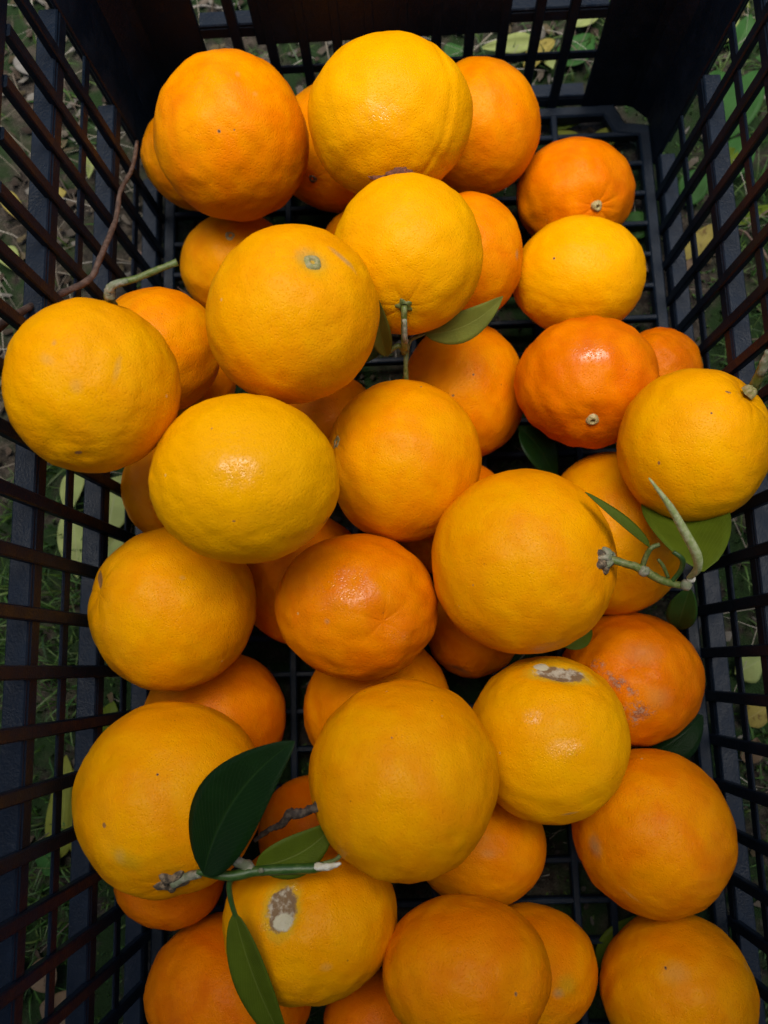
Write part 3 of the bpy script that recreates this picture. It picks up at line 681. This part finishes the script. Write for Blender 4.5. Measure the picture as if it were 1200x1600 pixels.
lleaf('scrap of green leaf pinched between the biggest orange and the torn white patch', at(880, 1010, .415), at(925, 985, .425), .012, 'leaf_mid', (0, 0, 1), fold=.3)

# ---------------------------------------------------------------- the ground round the crate
GZ = -.0115
def gh(x, y):
    """height of the soil"""
    x = np.asarray(x, float); y = np.asarray(y, float); g = np.random.default_rng(11); h = np.zeros_like(x)
    for s, a, n in ((9, .0030, 8), (30, .0011, 10), (90, .0006, 12), (240, .0004, 14)):
        for _ in range(n):
            kx, ky = g.normal(0, s, 2); h = h + a * .5 * np.cos(kx * x + ky * y + g.uniform(0, 6.3))
    flat = np.clip((np.hypot(np.maximum(np.abs(x) - .17, 0), np.maximum(np.abs(y - .05) - .32, 0))) / .05, .12, 1)
    return GZ - .006 + (h - .004) * flat
def sheet(name, xs, ys, mat, hf):
    X, Y = np.meshgrid(xs, ys, indexing='ij'); Z = hf(X, Y); n, m = len(xs), len(ys)
    V = np.stack([X, Y, Z], -1).reshape(-1, 3)
    I_ = np.arange(n * m).reshape(n, m); q = np.stack([I_[:-1, :-1], I_[1:, :-1], I_[1:, 1:], I_[:-1, 1:]], -1).reshape(-1, 4)
    return V, q
n = N("soil")
f1 = n.noise(14, 4, .6); f2 = n.noise(120, 5, .7); f3 = n.noise(700, 3, .6)
c = n.mix(n.ramp(f2, .35, .68), (0.0104, 0.0081, 0.0059), (0.0533, 0.0414, 0.0311))
c = n.mix(n.ramp(f3, .55, .70, 0, .6), c, (0.0999, 0.0851, 0.0666))
c = n.mix(n.math('MULTIPLY', n.ramp(f1, .38, .52), n.ramp(n.noise(60, 4), .34, .50)), c, (0.0089, 0.0222, 0.0044))
soil = n.set(Base_Color=c, Roughness=.95, Specular_IOR_Level=.2, Normal=n.bump(n.math('ADD', f2, n.math('MULTIPLY', f3, .5)), .8, .004))
def axis_pts(lo, hi, step, far):
    a = np.arange(lo, hi, step); g = []; d = step
    while not g or g[-1] < far: d *= 1.5; g.append((g[-1] if g else 0) + d)
    g = np.array(g); return np.concatenate([lo - g[::-1], a, hi + g])
xs, ys = axis_pts(-.62, .62, .004, 30), axis_pts(-.42, .85, .004, 30)
V, q = sheet('ground', xs, ys, soil, gh)
g_ = obj('ground', V, q, soil, None, True, np.zeros(3)); g_['kind'] = 'structure'

def colored(name, base_attr=True, rough=.8, trans=.0):
    n = N(name); a = n.n('ShaderNodeAttribute'); a.attribute_name = 'tint'
    n.set(Base_Color=a.outputs['Color'], Roughness=rough, Specular_IOR_Level=.25)
    return n.m
def scatter(name, V, Fc, cols, mat, label, cat):
    o = obj(name, V, Fc, mat, None, True, np.zeros(3)); at_ = o.data.color_attributes.new('tint', 'FLOAT_COLOR', 'POINT')
    at_.data.foreach_set('color', np.concatenate([cols, np.ones((len(cols), 1))], 1).ravel()); tag(o, label, cat, None, 'stuff'); return o
def blades(n, fn, hmin, hmax, wd, lean, cfn, seg=3):
    V, Fc, C = [], [], []
    P = fn(n)
    Z = gh(P[:, 0], P[:, 1])
    for (x, y), z in zip(P, Z):
        a = rng.uniform(0, 6.28); h = rng.uniform(hmin, hmax) * (.22 if (abs(x) < .20 and -.30 < y < .40) else 1); l = rng.uniform(*lean) * h; w2 = wd * rng.uniform(.6, 1.4)
        dx, dy = math.cos(a), math.sin(a); b = len(V); c_ = cfn()
        tw = rng.uniform(-.8, .8)
        for i in range(seg):
            t = i / seg; px, py, pz = x + dx * l * t * t, y + dy * l * t * t, z + h * t * (1 - .35 * t * (l / h))
            sx, sy = -math.sin(a + tw) * w2 * (1 - t * .7), math.cos(a + tw) * w2 * (1 - t * .7)
            V += [(px - sx, py - sy, pz), (px + sx, py + sy, pz)]; C += [c_, c_]
        V.append((x + dx * l, y + dy * l, z + h * max(.12, 1 - .35 * (l / h)))); C.append(c_)
        for i in range(seg - 1): Fc.append((b + 2 * i, b + 2 * i + 1, b + 2 * i + 3, b + 2 * i + 2))
        Fc.append((b + 2 * seg - 2, b + 2 * seg - 1, b + 2 * seg))
    return V, Fc, np.array(C)
def grass_pts(n):
    P = []
    g = np.random.default_rng(5)
    while len(P) < n:
        x, y = g.uniform(-.62, .62), g.uniform(-.40, .85)
        dens = .25
        if x < -.12: dens = .10 + .9 * max(0, min(1, (.16 - y) / .12)) * (1 if y > -.22 else .25)
        if x < -.36 and y > .1: dens = max(dens, .75)
        if x > .12: dens = .6
        if g.random() < dens * (.35 + .65 * (math.sin(23 * x + 3 * math.sin(17 * y)) * math.sin(19 * y + 2) > -.3)): P.append((x, y))
    return np.array(P)
def pick(*cs):
    def f():
        c_ = cs[int(rng.integers(len(cs)))]; k_ = rng.uniform(.7, 1.3); return [x * k_ for x in c_]
    return f
V, Fc, C = blades(42000, grass_pts, .006, .022, .00075, (.3, 1.3), pick((0.0222, 0.0592, 0.0074), (0.0148, 0.0407, 0.0059), (0.0370, 0.0740, 0.0111), (0.0518, 0.0814, 0.0185)))
scatter('grass', V, Fc, C, colored('grass_blade', rough=.55), 'short mossy green grass growing round the crate', 'grass')
def dry_pts(n):
    g = np.random.default_rng(6); P = []
    while len(P) < n:
        x, y = g.uniform(-.62, .62), g.uniform(-.40, .85)
        if g.random() < (.12 if (x < -.12 and y < .12) else 1.0) * (.25 if x > .15 else 1): P.append((x, y))
    return np.array(P)
V, Fc, C = blades(3600, dry_pts, .008, .045, .00042, (1.2, 2.6), pick((0.1628, 0.1369, 0.1036), (0.1036, 0.0814, 0.0592), (0.2516, 0.2220, 0.1850), (0.0666, 0.0481, 0.0333)), seg=4)
scatter('dry_grass', V, Fc, C, colored('straw', rough=.8), 'dry grey and straw coloured grass stalks strewn over the soil', 'grass')
# crumbs of leaf and bark
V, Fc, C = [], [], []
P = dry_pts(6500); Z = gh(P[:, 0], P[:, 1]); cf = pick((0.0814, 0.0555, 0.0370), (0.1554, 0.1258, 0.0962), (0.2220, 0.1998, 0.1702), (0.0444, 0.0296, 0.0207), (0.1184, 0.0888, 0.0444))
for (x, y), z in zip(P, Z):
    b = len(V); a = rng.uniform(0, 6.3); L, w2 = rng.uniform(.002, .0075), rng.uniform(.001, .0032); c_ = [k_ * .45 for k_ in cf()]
    if abs(x) < .17 and -.26 < y < .37: L *= .5; w2 *= .6; c_ = [k_ * .5 for k_ in c_]  # crumbs under the crate made smaller, its shade darkened into their colour
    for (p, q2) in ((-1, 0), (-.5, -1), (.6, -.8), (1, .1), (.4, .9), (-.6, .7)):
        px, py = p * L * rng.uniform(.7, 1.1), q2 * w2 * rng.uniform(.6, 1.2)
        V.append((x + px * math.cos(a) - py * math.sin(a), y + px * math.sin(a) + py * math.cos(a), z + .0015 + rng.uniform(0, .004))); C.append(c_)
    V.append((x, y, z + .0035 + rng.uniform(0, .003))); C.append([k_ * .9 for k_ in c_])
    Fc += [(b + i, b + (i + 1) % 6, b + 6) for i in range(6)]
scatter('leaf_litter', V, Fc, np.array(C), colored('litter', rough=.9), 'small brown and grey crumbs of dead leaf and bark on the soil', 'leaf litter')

# fallen leaves, one thing each
def gleaf(label, u, v, u2, v2, width, mat, group='fallen leaves lying round the crate', zz=.006, cat='leaf', **kw):
    a, b = at_z(u, v, GZ + .002), at_z(u2, v2, GZ + .002); a[2] = float(gh(a[0], a[1])) + zz; b[2] = float(gh(b[0], b[1])) + zz * rng.uniform(.8, 2.2)
    kw.setdefault('fold', rng.uniform(-.1, .45)); kw.setdefault('bow', rng.uniform(0, .10)); kw.setdefault('side', rng.uniform(-.08, .08)); kw.setdefault('wav', .03)
    o = leaf('fallen_leaf', a, b, width, (rng.uniform(-.3, .3), rng.uniform(-.3, .3), 1), M[mat], None, **kw); return tag(o, label, cat, group)
gleaf('pale yellow green leaf behind the top left window of the far wall', 262, -14, 266, 62, .017, 'leaf_pale', fold=.3)
gleaf('small pale leaf tip just above the large deep orange fruit at the top left', 276, 96, 296, 92, .008, 'leaf_pale')
gleaf('narrow green leaf standing among dry stalks left of the top left oranges', 134, 220, 140, 282, .010, 'leaf_pale')
gleaf('curled tan leaf behind the left wall at the left edge', 0, 292, 40, 348, .016, 'leaf_yellow', fold=.6)
gleaf('small yellow leaf between the rails of the upper left wall', 74, 306, 102, 298, .014, 'leaf_yellow')
gleaf('rounded yellow green leaf at the left edge above the far left orange', -6, 382, 20, 418, .018, 'leaf_pale')
gleaf('greyish white dead leaf outside the upper left of the crate', 20, 75, 58, 118, .014, 'leaf_grey')
gleaf('long pale green leaf in the side wall just below the far left orange', 190, 742, 172, 842, .034, 'leaf_pale', fold=.1)
gleaf('yellow green leaf stub below the far left orange, left of the pale one', 120, 735, 110, 802, .018, 'leaf_pale')
gleaf('pale leaf lying at the foot of the left wall beside the dull golden orange', 110, 795, 122, 905, .024, 'leaf_pale', fold=.2)
gleaf('light green leaf touching the upper left edge of the dull golden orange', 150, 880, 196, 828, .026, 'leaf_pale')
gleaf('green leaf behind the left wall between the dull golden orange and the lower left one', 162, 1150, 176, 1096, .016, 'leaf_mid')
gleaf('long light green leaf standing beside the large orange at the lower left', 88, 1345, 104, 1180, .022, 'leaf_under', fold=.1, side=.05)
gleaf('second light green leaf pressed to the wall next to the lower left orange', 120, 1340, 124, 1185, .018, 'leaf_under')
gleaf('round green leaf at the foot of the lower left wall', 66, 1368, 92, 1330, .017, 'leaf_ground')
gleaf('brown crumpled leaf at the bottom left edge of the picture', -14, 1500, 26, 1575, .030, 'leaf_brown', wav=.06)
gleaf('tan crumpled leaf between two rails at the bottom left', 60, 1500, 84, 1548, .022, 'leaf_brown', wav=.06)
gleaf('large dry brown leaf near the bottom left corner, right of the crumpled ones', 74, 1615, 118, 1550, .028, 'leaf_brown', wav=.06)
gleaf('bright yellow leaf behind the top right window of the far wall', 838, -22, 884, 10, .016, 'leaf_yellow')
gleaf('pale green leaf behind the far wall at the top right', 900, 30, 944, -12, .022, 'leaf_pale')
gleaf('serrated mid green leaf seen through the far wall at the top right', 876, 92, 930, 44, .026, 'leaf_ground')
gleaf('yellow green star shaped leaf cluster behind the far wall right of the top oranges', 822, 108, 868, 52, .020, 'leaf_yellow', fold=.6)
gleaf('pale leaf lobe just left of the star shaped cluster', 770, 104, 800, 84, .014, 'leaf_pale')
gleaf('green leaf behind the far wall right above the big wet golden orange', 698, 82, 724, 62, .016, 'leaf_ground')
gleaf('olive leaf low behind the far wall above the corner of the bottom grid', 922, 148, 958, 112, .016, 'leaf_pale')
gleaf('pale underside leaf beneath the bottom grid left of the corner', 858, 222, 905, 206, .015, 'leaf_under')
gleaf('pale underside leaf beneath the bottom grid at the corner', 922, 222, 976, 206, .014, 'leaf_under')
gleaf('olive leaf beneath the far end of the bottom grid', 850, 188, 912, 186, .014, 'leaf_mid')
gleaf('green leaf under the bottom grid right of the pale golden orange', 980, 362, 1018, 340, .020, 'leaf_ground')
gleaf('tan leaf under the bottom grid beside the pale golden orange', 1010, 390, 1030, 440, .018, 'leaf_brown')
gleaf('green leaf high behind the right wall at the top edge', 1150, 72, 1176, 18, .018, 'leaf_ground')
gleaf('yellow green narrow leaf at the top right corner panel', 1132, 58, 1156, 0, .010, 'leaf_pale')
gleaf('large green leaf behind the upper right wall', 1130, 215, 1185, 112, .030, 'leaf_ground')
gleaf('green leaf behind the right wall close to the upper right corner panel', 1112, 160, 1134, 104, .020, 'leaf_ground')
gleaf('green leaf lobe low behind the right wall beside the corner of the grid', 1070, 318, 1104, 268, .022, 'leaf_ground')
gleaf('broad green leaf in the middle of the upper right wall', 1125, 285, 1172, 205, .028, 'leaf_ground')
gleaf('olive green leaf behind the right wall above the yellow one', 1124, 262, 1152, 232, .018, 'leaf_mid')
gleaf('yellow tan leaf behind the right wall beside the pale golden orange', 1070, 402, 1112, 352, .018, 'leaf_yellow')
gleaf('orange tan leaf stub just under the yellow tan one at the right wall', 1074, 440, 1086, 402, .012, 'leaf_brown')
gleaf('olive leaf behind the right wall beside the scarred tangerine', 1150, 1052, 1196, 1026, .022, 'leaf_pale')
gleaf('yellowish leaf low behind the right wall below the olive one', 1164, 1128, 1204, 1098, .018, 'leaf_yellow')
gleaf('tan leaf against the right wall near the smooth orange', 1168, 1192, 1180, 1152, .014, 'leaf_brown')
# the rest, strewn about; what the picture cannot tell apart shares a label
g = np.random.default_rng(21)
def strew(n, label, mats, xr, yr, L, cat='leaf'):
    k_ = 0
    while k_ < n:
        x, y = g.uniform(*xr), g.uniform(*yr)
        if abs(x) < .20 and -.30 < y < .385: continue
        a = g.uniform(0, 6.28); l = g.uniform(*L); A_ = np.array([x, y, 0]); B_ = A_ + np.array([math.cos(a), math.sin(a), 0]) * l
        A_[2] = float(gh(A_[0], A_[1])) + .004; B_[2] = float(gh(B_[0], B_[1])) + g.uniform(.004, .014)
        o = leaf('fallen_leaf', A_, B_, l * g.uniform(.28, .5), (g.uniform(-.4, .4), g.uniform(-.4, .4), 1), M[mats[k_ % len(mats)]], None, nl=8, na=2,
                 fold=g.uniform(-.2, .6), bow=g.uniform(-.05, .15), side=g.uniform(-.1, .1), wav=.04)
        tag(o, label, cat, label.split(' leaf')[0] + ' leaves strewn over the ground'); k_ += 1
strew(10, 'greyish dead leaf lying on the soil outside the crate', ['leaf_grey'], (-.60, .60), (-.36, .80), (.018, .045))
strew(26, 'dull brown dead leaf lying on the soil outside the crate', ['leaf_brown'], (-.60, .60), (-.36, .80), (.018, .045))
strew(18, 'yellow or pale green leaf lying on the soil beyond the far wall', ['leaf_pale', 'leaf_yellow'], (-.05, .50), (.39, .62), (.02, .04))
strew(48, 'green leaf lying on the dark ground beyond the right wall', ['leaf_ground', 'leaf_ground', 'leaf_mid'], (.21, .50), (-.30, .55), (.025, .05))
# dry stalks and twigs
def gtwig(label, px, r, mat='twig', cat='twig'):
    P = []
    for (u, v, z) in px: p = at_z(u, v, z); P.append(p)
    V, Fc = tube(P, np.linspace(r, r * .55, len(P)), 8, .2); o = obj('twig', V, Fc, M[mat]); return tag(o, label, cat)
gtwig('forked brown twig running up the inside of the left wall above the far left orange', [(-14, 520, .175), (38, 484, .155), (98, 458, .130), (140, 436, .120), (156, 404, .115), (180, 345, .100), (188, 300, .090), (206, 264, .075), (214, 222, .065)], .0019)
for k_ in range(46):
    x, y = g.uniform(-.5, .5), g.uniform(-.2, .75)
    if abs(x) < .20 and -.30 < y < .385: continue
    a = g.uniform(0, 6.28); l = g.uniform(.03, .09); P = []
    for t in np.linspace(0, 1, 5):
        px, py = x + math.cos(a + t * g.uniform(-.3, .5)) * l * t, y + math.sin(a + t * .3) * l * t; P.append([px, py, float(gh(px, py)) + .004 + .006 * g.random()])
    V, Fc = tube(P, np.linspace(.0011, .0006, 5), 6, .2); o = obj('stalk', V, Fc, M['twig'] if k_ % 3 else M['leaf_grey'])
    tag(o, 'thin dry stalk lying on the soil outside the crate', 'stalk', 'dry stalks strewn over the soil')


# unseen orange tree, added so its leaves darken the near end of the crate
TR = np.array([-.55, -1.25, 0.0])
tree = bpy.data.objects.new('added_shade_tree', None); COL.objects.link(tree); tree.location = tuple(TR); ORI['added_shade_tree'] = TR
tag(tree, 'unseen low orange tree added behind the near end of the crate to shade it', 'tree')
V, Fc = tube([TR + [0, 0, -.1], TR + [.02, .03, .35], TR + [.06, .10, .75], TR + [.10, .30, 1.2], TR + [.2, .5, 1.6]], [.075, .06, .05, .042, .02], 12, .05)
obj('trunk', V, Fc, M['twig'], tree)
for (dx, dy, dz, z0) in ((.55, 1.0, .45, .72), (-.5, .8, .5, .8), (.9, .35, .4, .85), (-.6, -.3, .5, .9), (.3, -.6, .5, .9), (.15, 1.2, .5, .9), (.8, 1.0, .55, .9)):
    p = TR + [.06, .10, z0]
    V, Fc = tube([p, p + np.array([dx, dy, dz]) * [.3, .3, .45], p + np.array([dx, dy, dz]) * [.65, .65, .8], p + np.array([dx, dy, dz])], [.028, .022, .014, .006], 8, .08)
    obj('limb', V, Fc, M['twig'], tree)
g = np.random.default_rng(8); V, Fc, cl = [], [], []
while len(cl) < 540:
    p = np.array([g.uniform(-1.3, 1.3), g.uniform(-1.9, .4), g.uniform(.75, 1.8)])
    if ((p[0] + .1) / 1.2) ** 2 + ((p[1] + .89) / 1.09) ** 2 + ((p[2] - 1.25) / .48) ** 2 < 1.0: cl.append(p)
for p in cl:
    for _ in range(28):
        q = p + g.normal(0, .065, 3); t = nrm(g.normal(0, 1, 3) + [0, 0, -.3]); s_ = nrm(np.cross(t, g.normal(0, 1, 3))); u_ = np.cross(s_, t); L, w2 = g.uniform(.05, .085), g.uniform(.014, .022); b = len(V)
        V += [q, q + t * L * .4 + s_ * w2 + u_ * .004, q + t * L * .5 - u_ * .003, q + t * L * .4 - s_ * w2 + u_ * .004, q + t * L]
        Fc += [(b, b + 1, b + 2), (b, b + 2, b + 3), (b + 1, b + 4, b + 2), (b + 2, b + 4, b + 3)]
cr = obj('crown', V, Fc, M['leaf_dark'], tree, False); cr['kind'] = 'stuff'  # added leaf mass, out of view, that blocks light from above
